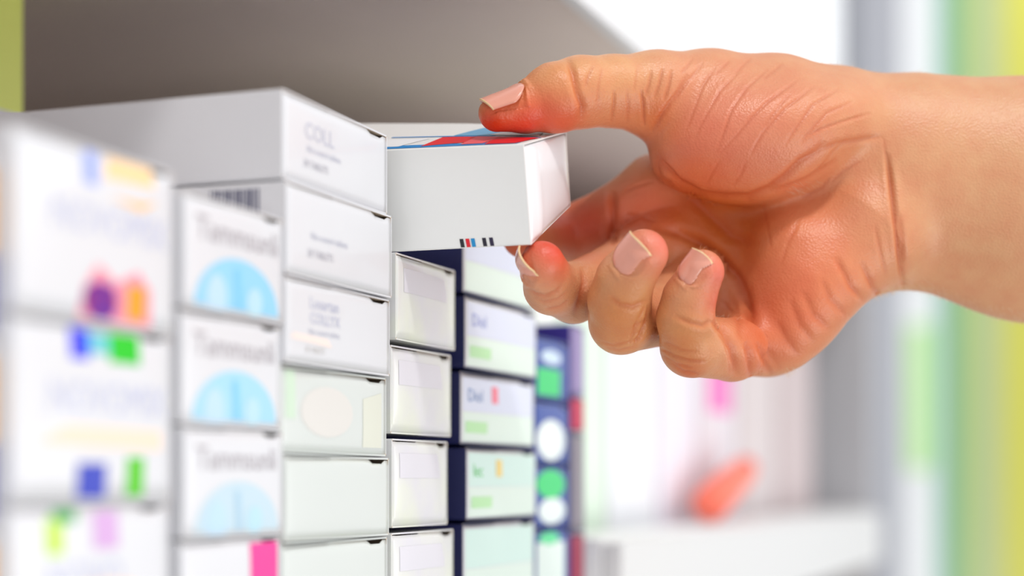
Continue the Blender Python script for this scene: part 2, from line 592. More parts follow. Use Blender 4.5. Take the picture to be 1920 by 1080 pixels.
# --- small red tube leaning on the shelf edge
def tube_obj(name, pa, pb, ra, rb, m, parent=None, n=24):
    pa, pb = Vector(pa), Vector(pb)
    ax = (pb - pa).normalized()
    e1 = ax.orthogonal().normalized()
    e2 = ax.cross(e1)
    vs, fs = [], []
    prof = [(0, .0), (0, .8), (.03, 1), (.97, 1), (1, .8), (1, 0)]
    for (t, k) in prof:
        for i in range(n):
            a = 2 * math.pi * i / n
            vs.append(pa.lerp(pb, t) + (e1 * math.cos(a) + e2 * math.sin(a)) * (ra + (rb - ra) * t) * max(k, .001))
    for j in range(len(prof) - 1):
        for i in range(n):
            fs.append((j * n + i, j * n + (i + 1) % n, (j + 1) * n + (i + 1) % n, (j + 1) * n + i))
    return link(name, vs, fs, m, parent, True)


ta, tb = Q(S_(1375), -.012, -.0125), Q(S_(1440), -.014, .004)
rt = tube_obj('ointment_tube', ta, tb, .009, .008, mat('tube_coral', (250, 120, 96), .4, .03))
tag(rt, 'small coral red tube leaning on the white shelf edge in the far bay', 'tube')
tube_obj('cap', tb, tb + (tb - ta).normalized() * .012, .007, .0065, mat('tube_cap_red', (236, 60, 50), .4, .02), rt)

# --- pillar and striped glass partition at the right
pm = mat('pillar_paint', (176, 178, 186), .7, .03)
gp = tag(box('trim_1', P(1612, 0, 1.62)[0], P(1688, 0, 1.62)[0], 1.62, 1.72, 0, 2.9, pm), kind='structure')
scr = tag(empty('striped_partition', (P(1690, 0, 2.2)[0], 2.2, 0)), 'striped partition of white, pale green, teal, olive and yellow vertical strips at the right edge', 'partition')
xs = [(1690, 1752, (246, 248, 250), 'white_strip'), (1752, 1762, (214, 238, 224), 'mint_strip'), (1762, 1796, (128, 186, 160), 'teal_strip'),
      (1796, 1830, (176, 204, 120), 'green_strip'), (1830, 1878, (190, 204, 150), 'olive_strip'), (1878, 1960, (216, 214, 92), 'yellow_strip'),
      (1960, 2100, (190, 206, 150), 'olive_strip')]
X0 = P(1690, 0, 2.2)[0]
for a, b_, rgb, nm in xs:
    box(nm, P(a, 0, 2.2)[0] - X0, P(b_, 0, 2.2)[0] - X0 - .0003, 0, .03, 0.0, 2.7, mat('strip_%02x%02x%02x' % rgb, rgb, .3, .03), scr)
box('lime_inlay', P(1704, 0, 2.2)[0] - X0, P(1746, 0, 2.2)[0] - X0, -.003, -.0003, H + P(0, 880, 2.2)[2] - H, H + P(0, 610, 2.2)[2] - H,
    mat('lime_inlay', (196, 244, 160), .4), scr)

# ------------------------------------------------------------------ held carton
hm = mat('held_carton_card', (236, 236, 234), .38, .006, coat=.15)
DN, DF = .446, .4775                      # distance of its near and far long edges at the open end
# corners: [end][near/far][bottom/top]
E = {'nt': P(981, 269, DN), 'nb': P(995, 460, DN), 'ft': P(1062, 246, DF), 'fb': P(1070, 386, DF - .001)}
ax = np.array([-OUT.x, -OUT.y, 0.0])
ax[2] = -.0115
ax /= np.linalg.norm(ax)
LL = .078
B = {}
B['nt'] = P(729, 280, .4625)
B['nb'] = P(734, 473, .4625)
for k in ('nt', 'nb'):
    d = (B[k] - E[k]) / np.linalg.norm(B[k] - E[k])
    B[k] = E[k] + d * LL
# the far side of the squeezed carton: full width where it is not pinched
wv = np.array([U.x, U.y, 0]) * .031
B['ft'] = B['nt'] + wv + np.array([0, 0, .0128])
B['fb'] = B['nb'] + wv + np.array([0, 0, .0085])


def hq(t, side, up):
    """t 0 = open end, 1 = hidden end"""
    n = (1 - t) ** 1.0
    top = E['nt'] * n + B['nt'] * t if side == 'n' else None
    if side == 'n':
        return (E['nt'] * (1 - t) + B['nt'] * t) * up + (E['nb'] * (1 - t) + B['nb'] * t) * (1 - up)
    q = E['ft'] * (1 - t) + B['ft'] * t
    q2 = E['fb'] * (1 - t) + B['fb'] * t
    # away from the thumb the top edge springs back up
    e = min(1, t / .42)
    q = q + np.array([0, 0, .0022]) * math.sin(e * math.pi / 2)
    q2 = q2 - np.array([0, 0, .0030]) * math.sin(e * math.pi / 2)
    return q * up + q2 * (1 - up)


nt_ = 24
vs, fs = [], []
for i in range(nt_ + 1):
    t = i / nt_
    loop = [hq(t, 'n', 0), hq(t, 'n', .5), hq(t, 'n', 1), (hq(t, 'n', 1) + hq(t, 'f', 1)) / 2, hq(t, 'f', 1), hq(t, 'f', .5), hq(t, 'f', 0), (hq(t, 'n', 0) + hq(t, 'f', 0)) / 2]
    vs += loop
for i in range(nt_):
    for k in range(8):
        fs.append((i * 8 + k, i * 8 + (k + 1) % 8, (i + 1) * 8 + (k + 1) % 8, (i + 1) * 8 + k))
fs.append(tuple(range(nt_ * 8, nt_ * 8 + 8)))
held = link('medicine_carton', vs, fs, hm)
bv = held.modifiers.new('edge', 'BEVEL')
bv.width = .0005
bv.segments = 3
bv.limit_method = 'ANGLE'
bv.angle_limit = math.radians(40)
so = held.modifiers.new('thickness', 'SOLIDIFY')
so.thickness = .00045
so.offset = -1 if True else 0
tag(held, 'white carton with red and blue top print held between thumb and fingers', 'carton')
# end flap: a panel that rolls over at top and bulges between the edges
vs, fs = [], []
ny, nz = 20, 20
outv = np.array([OUT.x, OUT.y, 0])
for j in range(nz + 1):
    for i in range(ny + 1):
        u_, v_ = i / ny, j / nz
        a = E['nb'] * (1 - u_) + E['fb'] * u_
        c_ = E['nt'] * (1 - u_) + E['ft'] * u_
        uu = .012 + u_ * .976
        a = E['nb'] * (1 - uu) + E['fb'] * uu
        c_ = E['nt'] * (1 - uu) + E['ft'] * uu
        vv = .01 + v_ * .972
        p = a * (1 - vv) + c_ * vv
        roll = max(0, (v_ - .9) / .1)
        crease = .0007 * math.exp(-((u_ - .2) / .05) ** 2)
        p = p + outv * (.0010 * (1 - (2 * u_ - 1) ** 4) * (1 - (2 * v_ - 1) ** 4) - .0005 * roll ** 2 + crease * (1 - roll) * .5)
        vs.append(p)
for j in range(nz):
    for i in range(ny):
        a = j * (ny + 1) + i
        fs.append((a, a + 1, a + ny + 2, a + ny + 1))
ef = link('end_flap', vs, fs, mat('held_flap', (244, 243, 246), .3, .006, coat=.3), held, True)
so = ef.modifiers.new('thickness', 'SOLIDIFY')
so.thickness = .0004
so.offset = -1


def hpatch(pts, rgb, face, name, lift=.00012, parent=held, sub=6):
    """print on the held carton; face coordinates: (t along, s across/up)"""
    cx = sum(p[0] for p in pts) / len(pts)
    cy = sum(p[1] for p in pts) / len(pts)
    dense = []
    for i, p in enumerate(pts):
        q = pts[(i + 1) % len(pts)]
        for j in range(sub):
            dense.append((p[0] + (q[0] - p[0]) * j / sub, p[1] + (q[1] - p[1]) * j / sub))
    n = len(dense)
    uv = []
    for r in (1, .66, .33):
        uv += [(cx + (p[0] - cx) * r, cy + (p[1] - cy) * r) for p in dense]
    uv.append((cx, cy))
    v3 = []
    for (t, s) in uv:
        if face == 'side':
            p = hq(t, 'n', s) - np.array([U.x, U.y, 0]) * lift
        else:
            a, c_ = hq(t, 'n', 1), hq(t, 'f', 1)
            p = a * (1 - s) + c_ * s + np.array([0, 0, lift])
        v3.append(p)
    f = []
    for r in range(2):
        for i in range(n):
            f.append((r * n + i, r * n + (i + 1) % n, (r + 1) * n + (i + 1) % n, (r + 1) * n + i))
    for i in range(n):
        f.append((2 * n + i, 2 * n + (i + 1) % n, 3 * n))
    return link(name, v3, f, inkm(rgb), parent)


def tpx(x):
    """length parameter of the near side at pixel column x (about)"""
    lo, hi = 0.0, 1.0
    for _ in range(30):
        mid = (lo + hi) / 2
        p = hq(mid, 'n', .5)
        if 960 + F * p[0] / p[1] > x:
            lo = mid
        else:
            hi = mid
    return lo


for x, rgb, nm in ((857, (30, 30, 36), 'black_bar'), (868, (222, 22, 40), 'red_bar'), (878, (24, 140, 200), 'blue_bar'), (899, (30, 26, 44), 'black_bar'), (912, (36, 26, 60), 'black_bar')):
    hpatch([(tpx(x + 1.5), .012), (tpx(x + 8.5), .012), (tpx(x + 6.5), .095), (tpx(x - .5), .095)], rgb, 'side', nm)
rd, bl, lb, cr = (224, 22, 36), (16, 130, 200), (110, 168, 204), (240, 90, 100)
T = tpx
hpatch([(T(975), .01), (T(700), .01), (T(700), .12), (T(975), .12)], bl, 'top', 'blue_edge', .00008, sub=14)
hpatch([(T(745), .08), (T(700), .08), (T(700), .36), (T(780), .36)], (236, 236, 238), 'top', 'white_print', .00012)
hpatch([(T(790), .05), (T(872), .16), (T(872), .42), (T(800), .40)], rd, 'top', 'red_wedge', .00014)
hpatch([(T(864), .06), (T(905), .08), (T(912), .42), (T(864), .42)], cr, 'top', 'coral_print', .00018)
hpatch([(T(912), .03), (T(972), .02), (T(985), .40), (T(905), .42)], rd, 'top', 'red_wedge', .0002)
hpatch([(T(985), .42), (T(700), .42), (T(700), .45), (T(985), .45)], bl, 'top', 'blue_line', .00012, sub=14)
hpatch([(T(815), .46), (T(890), .46), (T(930), .98), (T(858), .98)], lb, 'top', 'light_blue_print', .00014)
hpatch([(T(880), .50), (T(975), .50), (T(960), .80), (T(905), .80)], (238, 238, 242), 'top', 'white_print', .0002)

# ------------------------------------------------------------------ hand
PR = []   # primitives: (kind, data, group, k)


def cone(a, b, q=1.0, qa=None):
    """a, b = (px, py, distance, radius px); q flattens it front to back"""
    pa, pb = P(*a[:3]), P(*b[:3])
    return dict(a=pa, b=pb, ra=a[3] * a[2] / F, rb=b[3] * b[2] / F, q=q)


def chain(pts, q=1.0):
    return [cone(a, b, q) for a, b in zip(pts[:-1], pts[1:])]


def sd_cone(p, c):
    q = c['q']
    a, b = c['a'].copy(), c['b'].copy()
    pp = p
    if q != 1:
        mid = (a[1] + b[1]) / 2
        pp = p.copy()
        pp[:, 1] = (pp[:, 1] - mid) * q + mid
        a[1] = (a[1] - mid) * q + mid
        b[1] = (b[1] - mid) * q + mid
    ba = b - a
    h = np.clip(((pp - a) @ ba) / max(ba @ ba, 1e-12), 0, 1)
    d = np.linalg.norm(pp - a - h[:, None] * ba, axis=1) - (c['ra'] + (c['rb'] - c['ra']) * h)
    return d


def sd_ell(p, c):
    v = (p - c['c']) @ c['R'].T
    k0 = np.linalg.norm(v / c['r'], axis=1)
    k1 = np.linalg.norm(v / c['r'] ** 2, axis=1)
    return np.where(k1 > 1e-9, k0 * (k0 - 1) / np.maximum(k1, 1e-9), -c['r'].min())


def ellp(px, py, d, rx, ry, rd, ang=0):
    a = math.radians(ang)
    R = np.array([[math.cos(a), 0, math.sin(a)], [0, 1, 0], [-math.sin(a), 0, math.cos(a)]])
    return dict(c=P(px, py, d), R=R, r=np.array([rx * d / F, rd, ry * d / F]))


def smin(a, b, k):
    h = np.maximum(k - np.abs(a - b), 0) / k
    return np.minimum(a, b) - h * h * k * .25


def smax(a, b, k):
    return -smin(-a, -b, k)


MM = .001
thumb = chain([(932, 212, .4600, 35), (985, 203, .4625, 45), (1040, 184, .4650, 64), (1088, 173, .4685, 66), (1150, 171, .4730, 66), (1232, 177, .4790, 76)])
thenar_bone = chain([(1232, 177, .4790, 76), (1330, 194, .4860, 92), (1450, 219, .4910, 108), (1570, 250, .4960, 114), (1690, 300, .5, 122)])
thenar_pad = [ellp(1375, 262, .4810, 160, 104, .0185, 14), ellp(1490, 262, .484, 150, 84, .018, 28)]
forearm = [cone((1712, 336, .4985, 198), (1930, 374, .5005, 220), 1.45), cone((1930, 374, .5005, 220), (2700, 500, .515, 290), 1.35)]
palm = [cone((1640, 300, .5, 128), (1235, 352, .5035, 58), 1.3), cone((1640, 340, .5, 128), (1250, 450, .5035, 64), 1.3),
        cone((1640, 380, .5, 122), (1300, 530, .5020, 66), 1.2), cone((1630, 400, .5, 114), (1440, 636, .4935, 62), 1.1),
        cone((1640, 420, .5, 100), (1375, 598, .4985, 58), 1.1)]
hypo = [cone((1625, 440, .4880, 106), (1524, 543, .4840, 70), 1.15), cone((1524, 543, .4840, 70), (1464, 640, .4835, 52), 1.1),
        cone((1480, 470, .489, 80), (1480, 600, .486, 64), 1.0)]
index = chain([(1225, 352, .5035, 58), (1150, 408, .5060, 58), (1062, 446, .5095, 56), (1012, 452, .4990, 45), (980, 446, .4880, 38)])
middle = chain([(1240, 450, .5035, 64), (1150, 514, .4900, 55), (1076, 549, .4760, 56), (1034, 538, .4640, 51), (1016, 495, .4510, 43)])
ring_ = chain([(1300, 535, .5010, 64), (1240, 590, .4800, 58), (1165, 603, .4640, 60), (1162, 562, .4570, 58), (1172, 525, .4535, 54), (1207, 476, .4475, 46)])
little = chain([(1440, 636, .4935, 62), (1372, 656, .4760, 58), (1297, 648, .4620, 58), (1285, 596, .4560, 53), (1292, 560, .4545, 49), (1316, 510, .4520, 42)])


def union(prims, p, k, f=sd_cone):
    d = None
    for c in prims:
        e = f(p, c)
        d = e if d is None else smin(d, e, k)
    return d


def hand_sdf(p):
    d = union(palm, p, 9 * MM)
    d = smin(d, union(forearm, p, 6 * MM), 8 * MM)
    d = smin(d, union(hypo, p, 10 * MM), 7 * MM)
    th = smin(union(thenar_bone, p, 6 * MM), union(thenar_pad, p, 12 * MM, sd_ell), 7 * MM)
    th = smin(th, union(thumb, p, 1.5 * MM), 4 * MM)
    d = smin(d, th, 5 * MM)
    fi = [union(c, p, 1.4 * MM) for c in (index, middle, ring_, little)]
    for f in fi:
        pass
    ff = fi[0]
    for f in fi[1:]:
        ff = smin(ff, f, .9 * MM)
    d = smin(d, ff, 4.5 * MM)
    return d


# sample on a grid and pull a closed surface from it
def surface(fn, lo, hi, h):
    n = [int(math.ceil((hi[i] - lo[i]) / h)) + 1 for i in range(3)]
    xs_ = [lo[i] + h * np.arange(n[i]) for i in range(3)]
    # coarse pass marks the blocks near the surface
    B_ = 6
    nb = [int(math.ceil(n[i] / B_)) for i in range(3)]
    cc = np.stack(np.meshgrid(*[lo[i] + h * (B_ * np.arange(nb[i]) + (B_ - 1) / 2) for i in range(3)], indexing='ij'), -1).reshape(-1, 3)
    cd = fn(cc).reshape(nb)
    V = np.where(np.repeat(np.repeat(np.repeat(cd, B_, 0), B_, 1), B_, 2)[:n[0], :n[1], :n[2]] > 0, 1.0, -1.0).astype(np.float32)
    near = np.repeat(np.repeat(np.repeat(np.abs(cd) < h * B_ * 2.0, B_, 0), B_, 1), B_, 2)[:n[0], :n[1], :n[2]]
    idx = np.argwhere(near)
    pts = np.stack([xs_[i][idx[:, i]] for i in range(3)], -1)
    out = np.empty(len(pts), np.float32)
    for a in range(0, len(pts), 400000):
        out[a:a + 400000] = fn(pts[a:a + 400000])
    V[idx[:, 0], idx[:, 1], idx[:, 2]] = out
    # surface nets
    s = V < 0
    n0, n1, n2 = V.shape
    cs = np.zeros((n0 - 1, n1 - 1, n2 - 1), np.int8)
    for dx in (0, 1):
        for dy in (0, 1):
            for dz in (0, 1):
                cs += s[dx:n0 - 1 + dx, dy:n1 - 1 + dy, dz:n2 - 1 + dz]
    act = (cs > 0) & (cs < 8)
    ci = np.argwhere(act)
    vid = -np.ones(act.shape, np.int64)
    vid[act] = np.arange(len(ci))
    acc = np.zeros((len(ci), 3))
    cnt = np.zeros(len(ci))
    for ax_ in range(3):
        o1, o2 = [i for i in range(3) if i != ax_]
        for u1 in (0, 1):
            for u2 in (0, 1):
                off = np.zeros(3, int)
                off[o1], off[o2] = u1, u2
                i0 = ci + off
                i1 = i0.copy()
                i1[:, ax_] += 1
                a = V[i0[:, 0], i0[:, 1], i0[:, 2]]
                b = V[i1[:, 0], i1[:, 1], i1[:, 2]]
                m_ = (a < 0) != (b < 0)
                t = np.where(m_, a / np.where(m_, a - b, 1), 0)
                p = i0.astype(float)
                p[:, ax_] += t
                acc[m_] += p[m_]
                cnt[m_] += 1
    verts = acc / cnt[:, None] * h + np.array(lo)
    faces = []
    for ax_ in range(3):
        o1, o2 = [(1, 2), (2, 0), (0, 1)][ax_]
        sl0 = [slice(None)] * 3
        sl1 = [slice(None)] * 3
        sl0[ax_] = slice(0, -1)
        sl1[ax_] = slice(1, None)
        a, b = s[tuple(sl0)], s[tuple(sl1)]
        e = np.argwhere(a != b)
        e = e[(e[:, o1] > 0) & (e[:, o2] > 0) & (e[:, o1] < V.shape[o1] - 1) & (e[:, o2] < V.shape[o2] - 1)]
        q = []
        for (u1, u2) in ((1, 1), (0, 1), (0, 0), (1, 0)):
            f = e.copy()
            f[:, o1] -= u1
            f[:, o2] -= u2
            q.append(vid[f[:, 0], f[:, 1], f[:, 2]])
        q = np.stack(q, -1)
        fl = ~a[e[:, 0], e[:, 1], e[:, 2]]
        q[fl] = q[fl][:, ::-1]
        faces.append(q)
    faces = np.concatenate(faces)
    faces = faces[(faces >= 0).all(1)]
    return verts, faces


def grad(fn, p, e=.0003):
    g = np.stack([fn(p + np.eye(3)[i] * e) - fn(p - np.eye(3)[i] * e) for i in range(3)], -1)
    return g / np.maximum(np.linalg.norm(g, axis=1, keepdims=True), 1e-9)


def make_mesh(name, verts, faces):
    me = bpy.data.meshes.new(name)
    me.vertices.add(len(verts))
    me.vertices.foreach_set('co', np.asarray(verts, np.float32).ravel())
    me.loops.add(faces.size)
    me.loops.foreach_set('vertex_index', faces.astype(np.int32).ravel())
    me.polygons.add(len(faces))
    me.polygons.foreach_set('loop_start', np.arange(0, faces.size, 4, dtype=np.int32))
    me.polygons.foreach_set('use_smooth', np.ones(len(faces), bool))
    me.update(calc_edges=True)
    return me


HV, HF = surface(hand_sdf, (-.012, .440, H + .022), (.285, .545, H + .135), .001)
tmp = bpy.data.objects.new('tmp', make_mesh('tmp', HV, HF))
COL.objects.link(tmp)
sb = tmp.modifiers.new('s', 'SUBSURF')
sb.levels = 1
dg = bpy.context.evaluated_depsgraph_get()
dg.update()
hand_me = bpy.data.meshes.new_from_object(tmp.evaluated_get(dg))
bpy.data.objects.remove(tmp)
nv = len(hand_me.vertices)
hv = np.empty(nv * 3, np.float32)
hand_me.vertices.foreach_get('co', hv)
hv = hv.reshape(-1, 3).astype(float)
gn = grad(hand_sdf, hv)
for _ in range(2):
    dd = hand_sdf(hv)
    hv = hv - gn * np.clip(dd, -.0004, .0004)[:, None]
hand_me.vertices.foreach_set('co', hv.astype(np.float32).ravel())
tmp = bpy.data.objects.new('tmp', hand_me)
COL.objects.link(tmp)
sb = tmp.modifiers.new('s', 'SUBSURF')
sb.levels = 1
dg = bpy.context.evaluated_depsgraph_get()
dg.update()
hand_me = bpy.data.meshes.new_from_object(tmp.evaluated_get(dg))
bpy.data.objects.remove(tmp)
nv = len(hand_me.vertices)
print('hand vertices', nv)
hv = np.empty(nv * 3, np.float32)
hand_me.vertices.foreach_get('co', hv)
hv = hv.reshape(-1, 3).astype(float)
gn = np.empty(nv * 3, np.float32)
hand_me.vertex_normals.foreach_get('vector', gn)
gn = gn.reshape(-1, 3).astype(float)

# skin folds: polylines of (px, py) laid on the viewer's side, width px, depth mm
CR = [
    ([(1226, 285), (1245, 315), (1271, 340), (1313, 362), (1356, 369), (1403, 369), (1441, 353), (1471, 332), (1501, 302), (1531, 285), (1548, 264)], 7, .9),
    ([(1407, 369), (1463, 353), (1510, 336), (1544, 315), (1570, 298)], 5, .4),
    ([(1531, 285), (1570, 268), (1629, 259), (1656, 256)], 5, .35),
    ([(1249, 336), (1292, 362), (1330, 404), (1373, 443), (1424, 460)], 11, .7, .474),
    ([(1224, 426), (1271, 436), (1313, 456), (1347, 480), (1383, 520), (1396, 550), (1404, 584), (1417, 622), (1438, 660), (1462, 694)], 9, 1.4, .474),
    ([(1063, 108), (1075, 140), (1082, 172), (1092, 200), (1088, 226)], 6, .8),
    ([(1202, 168), (1206, 195), (1207, 238)], 3, .45),
    ([(1222, 130), (1216, 160), (1209, 182)], 3, .3),
    ([(1243, 127), (1235, 160), (1226, 185)], 3, .35),
    ([(1260, 130), (1254, 160), (1244, 190)], 3, .35),
    ([(1290, 140), (1272, 172), (1246, 208), (1220, 247)], 5, .5),
    ([(1151, 168), (1151, 195), (1146, 232)], 3, .3),
    ([(1112, 120), (1102, 145), (1096, 165)], 3, .2),
    ([(1175, 165), (1178, 200), (1176, 235)], 3, .15),
    ([(1318, 118), (1290, 152), (1262, 190)], 3, .18),
    ([(1345, 120), (1318, 160), (1300, 210), (1284, 250)], 3, .18),
    ([(1392, 128), (1350, 170), (1325, 215), (1300, 262)], 3, .18),
    ([(1440, 130), (1400, 165), (1372, 205), (1342, 290)], 3, .2),
    ([(1500, 147), (1440, 190), (1410, 220), (1385, 250), (1345, 292)], 3, .25),
    ([(1528, 160), (1470, 205), (1430, 250), (1405, 293)], 3, .25),
    ([(1575, 165), (1525, 195), (1493, 240), (1470, 275)], 3, .22),
    ([(1600, 190), (1550, 212), (1520, 245), (1500, 270)], 3, .22),
    ([(1634, 212), (1580, 228), (1540, 242), (1512, 256)], 3, .25),
    ([(1480, 175), (1450, 215), (1430, 240)], 3, .15),
    ([(1662, 285), (1669, 335), (1676, 390), (1682, 443), (1687, 486), (1695, 545)], 5, 1.0),
    ([(1686, 400), (1692, 450), (1693, 500)], 5, .5),
    ([(1565, 481), (1582, 511), (1595, 537), (1622, 566)], 6, .5),
    ([(1612, 490), (1634, 533), (1654, 562)], 6, .45),
    ([(1540, 520), (1556, 560), (1590, 595)], 7, .3),
    ([(1505, 545), (1525, 590), (1560, 620)], 7, .3),
    ([(1480, 560), (1500, 610), (1530, 645)], 7, .3),
    ([(1455, 600), (1476, 640), (1500, 668)], 7, .3),
    ([(1336, 600), (1358, 622), (1373, 656), (1381, 706)], 7, 1.0),
    ([(1398, 640), (1404, 670), (1408, 712)], 6, .6),
    ([(1420, 640), (1432, 672), (1446, 704)], 6, .6),
    ([(1378, 560), (1384, 600), (1390, 640)], 6, .25),
    ([(1148, 357), (1151, 400), (1152, 460)], 7, 1.0),
    ([(1142, 554), (1161, 570), (1186, 575), (1216, 562)], 5, .4),
    ([(1120, 640), (1150, 648), (1185, 640), (1212, 618)], 3, .25),
    ([(1130, 650), (1160, 657), (1196, 648)], 3, .2),
    ([(1186, 650), (1200, 630), (1212, 600), (1216, 570)], 3, .5),
    ([(1180, 645), (1188, 622), (1196, 596)], 3, .2),
    ([(1262, 592), (1293, 605), (1319, 611), (1333, 600)], 5, .4),
    ([(1238, 652), (1262, 667), (1293, 676), (1325, 678)], 3, .4),
    ([(1240, 664), (1268, 682), (1300, 690)], 3, .3),
    ([(1246, 640), (1275, 655), (1310, 660)], 3, .2),
    ([(1250, 676), (1280, 696), (1310, 702)], 3, .3),
    ([(986, 540), (1003, 552), (1022, 557), (1044, 548), (1056, 532)], 5, .55),
    ([(996, 556), (1020, 566), (1046, 560), (1064, 545)], 3, .25),
    ([(1092, 500), (1096, 530), (1090, 560), (1076, 594)], 6, .7),
    ([(1022, 580), (1050, 575), (1070, 560)], 3, .2),
    ([(1655, 250), (1662, 300), (1672, 350)], 3, .12), ([(1590, 260), (1560, 285), (1525, 330), (1490, 352)], 3, .2),
    ([(1560, 330), (1540, 352), (1500, 372)], 3, .18), ([(1620, 300), (1580, 320), (1555, 345)], 3, .15),
    ([(1640, 420), (1650, 470), (1662, 520)], 4, .2), ([(1500, 410), (1480, 450), (1462, 500)], 4, .12),
    ([(1430, 380), (1440, 430), (1446, 470)], 3, .12), ([(1240, 300), (1262, 322), (1275, 345)], 3, .3),
    ([(1228, 300), (1238, 330), (1262, 350)], 4, .4), ([(1170, 360), (1190, 350), (1225, 340)], 3, .2),
    ([(1165, 400), (1195, 405), (1230, 415)], 3, .15), ([(1130, 125), (1122, 160), (1120, 200)], 3, .12),
    ([(1196, 125), (1192, 150), (1188, 172)], 3, .12), ([(1300, 108), (1276, 140)], 3, .15), ([(1370, 112), (1340, 140)], 3, .12),
    ([(1410, 108), (1375, 140)], 3, .12), ([(1470, 118), (1430, 150)], 3, .12), ([(1350, 300), (1335, 325), (1325, 345)], 3, .12),
    ([(1400, 300), (1388, 330), (1372, 350)], 3, .12), ([(1345, 625), (1368, 650)], 3, .2), ([(1352, 560), (1372, 585), (1388, 600)], 3, .2),
    ([(1356, 640), (1366, 668), (1368, 700)], 3, .2), ([(1196, 600), (1204, 585), (1210, 572)], 3, .2), ([(1186, 612), (1200, 606), (1212, 596)], 3, .2),
    ([(1182, 628), (1198, 622), (1210, 612)], 3, .2), ([(1188, 640), (1200, 636), (1208, 628)], 3, .2),
]


def nearest_polyline(q, pl):
    best = np.full(len(q), 1e9)
    tt = np.zeros(len(q))
    pl = np.array(pl, float)
    n = len(pl) - 1
    for i in range(n):
        a, b = pl[i], pl[i + 1]
        ab = b - a
        t = np.clip(((q - a) @ ab) / (ab @ ab), 0, 1)
        d = np.linalg.norm(q - a - t[:, None] * ab, axis=1)
        m_ = d < best
        best[m_] = d[m_]
        tt[m_] = (i + t[m_]) / n
    return best, tt


pxy = np.stack([960 + F * hv[:, 0] / hv[:, 1], 900 - F * (hv[:, 2] - H) / hv[:, 1]], -1)
# keep only the skin on the viewer's side of the hand
gi = (pxy / 6).astype(int)
gi -= gi.min(0)
key = gi[:, 0] * 4000 + gi[:, 1]
uk, inv = np.unique(key, return_inverse=True)
mn = np.full(len(uk), 9.0)
np.minimum.at(mn, inv, hv[:, 1])
vis = (hv[:, 1] < mn[inv] + .0035) & (gn[:, 1] < .25)
disp = np.zeros(nv)
fold = np.zeros(nv)
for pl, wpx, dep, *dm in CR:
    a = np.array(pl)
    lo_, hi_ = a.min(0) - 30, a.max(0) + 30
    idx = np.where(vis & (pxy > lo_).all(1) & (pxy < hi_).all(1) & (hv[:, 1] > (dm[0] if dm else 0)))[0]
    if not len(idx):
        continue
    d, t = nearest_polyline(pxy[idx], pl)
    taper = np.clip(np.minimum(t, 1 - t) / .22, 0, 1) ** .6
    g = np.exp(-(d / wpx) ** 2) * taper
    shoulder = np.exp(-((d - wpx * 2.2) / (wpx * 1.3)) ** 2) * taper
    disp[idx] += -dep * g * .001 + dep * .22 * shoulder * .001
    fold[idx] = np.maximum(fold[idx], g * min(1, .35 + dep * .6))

# nails: (centre px, py, distance), axis towards the tip, side direction, length, width (mm)
NAILS = [
    ((941, 175, .4590), (-.93, -.06, -.38), (.16, -.95, -.26), 12.5, 12.5),
    ((984, 498, .4500), (.28, -.90, .24), (.61, 0, -.79), 9.5, 10.0),
    ((1188, 474, .4450), (.45, -.66, .60), (.517, 0, -.856), 10.0, 9.4),
    ((1302, 500, .4480), (.50, -.42, .75), (.66, -.05, -.75), 9.0, 7.6),
]


def nail_frame(nl):
    a = np.array(nl[1], float)
    a /= np.linalg.norm(a)
    w_ = np.array(nl[2], float)
    w_ -= a * (w_ @ a)
    w_ /= np.linalg.norm(w_)
    n = np.cross(w_, a)
    if (n[2] < 0 if abs(n[2]) > .8 else n[1] > 0):
        n = -n
    return P(*nl[0]), a, w_, n, nl[3] * MM, nl[4] * MM / 2


def nail_half(v):
    v = np.clip(v, 0, 1)
    return np.where(v < .4, np.sqrt(np.clip(1 - ((.4 - v) / .4) ** 2 * .92, 0, 1)), 1 - .05 * (v - .4))


nailmask = np.zeros(nv)
for nl in NAILS:
    c, a, w_, n, L_, W_ = nail_frame(nl)
    q = hv - c
    v = (q @ a) / L_ + .5 + .14 * ((q @ w_) / W_) ** 2 * ((q @ a) > 0)
    u_ = (q @ w_) / W_
    hgt = q @ n
    near_ = (np.abs(hgt) < .006) & ((gn @ n) > .12) & (np.abs(q @ a) < L_) & (np.abs(q @ w_) < 2 * W_)
    hw = nail_half(v)
    e1 = (np.abs(u_) - hw) * W_           # outside sideways
    e2 = np.maximum(-v, v - 1.0) * L_     # outside lengthwise
    e = np.maximum(e1, e2)
    inside = 1 / (1 + np.exp(np.clip(e / .00018, -30, 30)))
    rim = np.exp(-((e - .0009) / .0006) ** 2) * (v < .93)
    disp += near_ * (-.00030 * inside + .00028 * rim)
    nailmask = np.maximum(nailmask, near_ * inside)
if DBG:
    for x in range(900, 1901, 50):
        m_ = np.abs(pxy[:, 0] - x) < 2
        print('COL', x, int(pxy[m_, 1].min()), int(pxy[m_, 1].max()))
# light skin relief, real and everywhere
hv = hv + gn * disp[:, None]

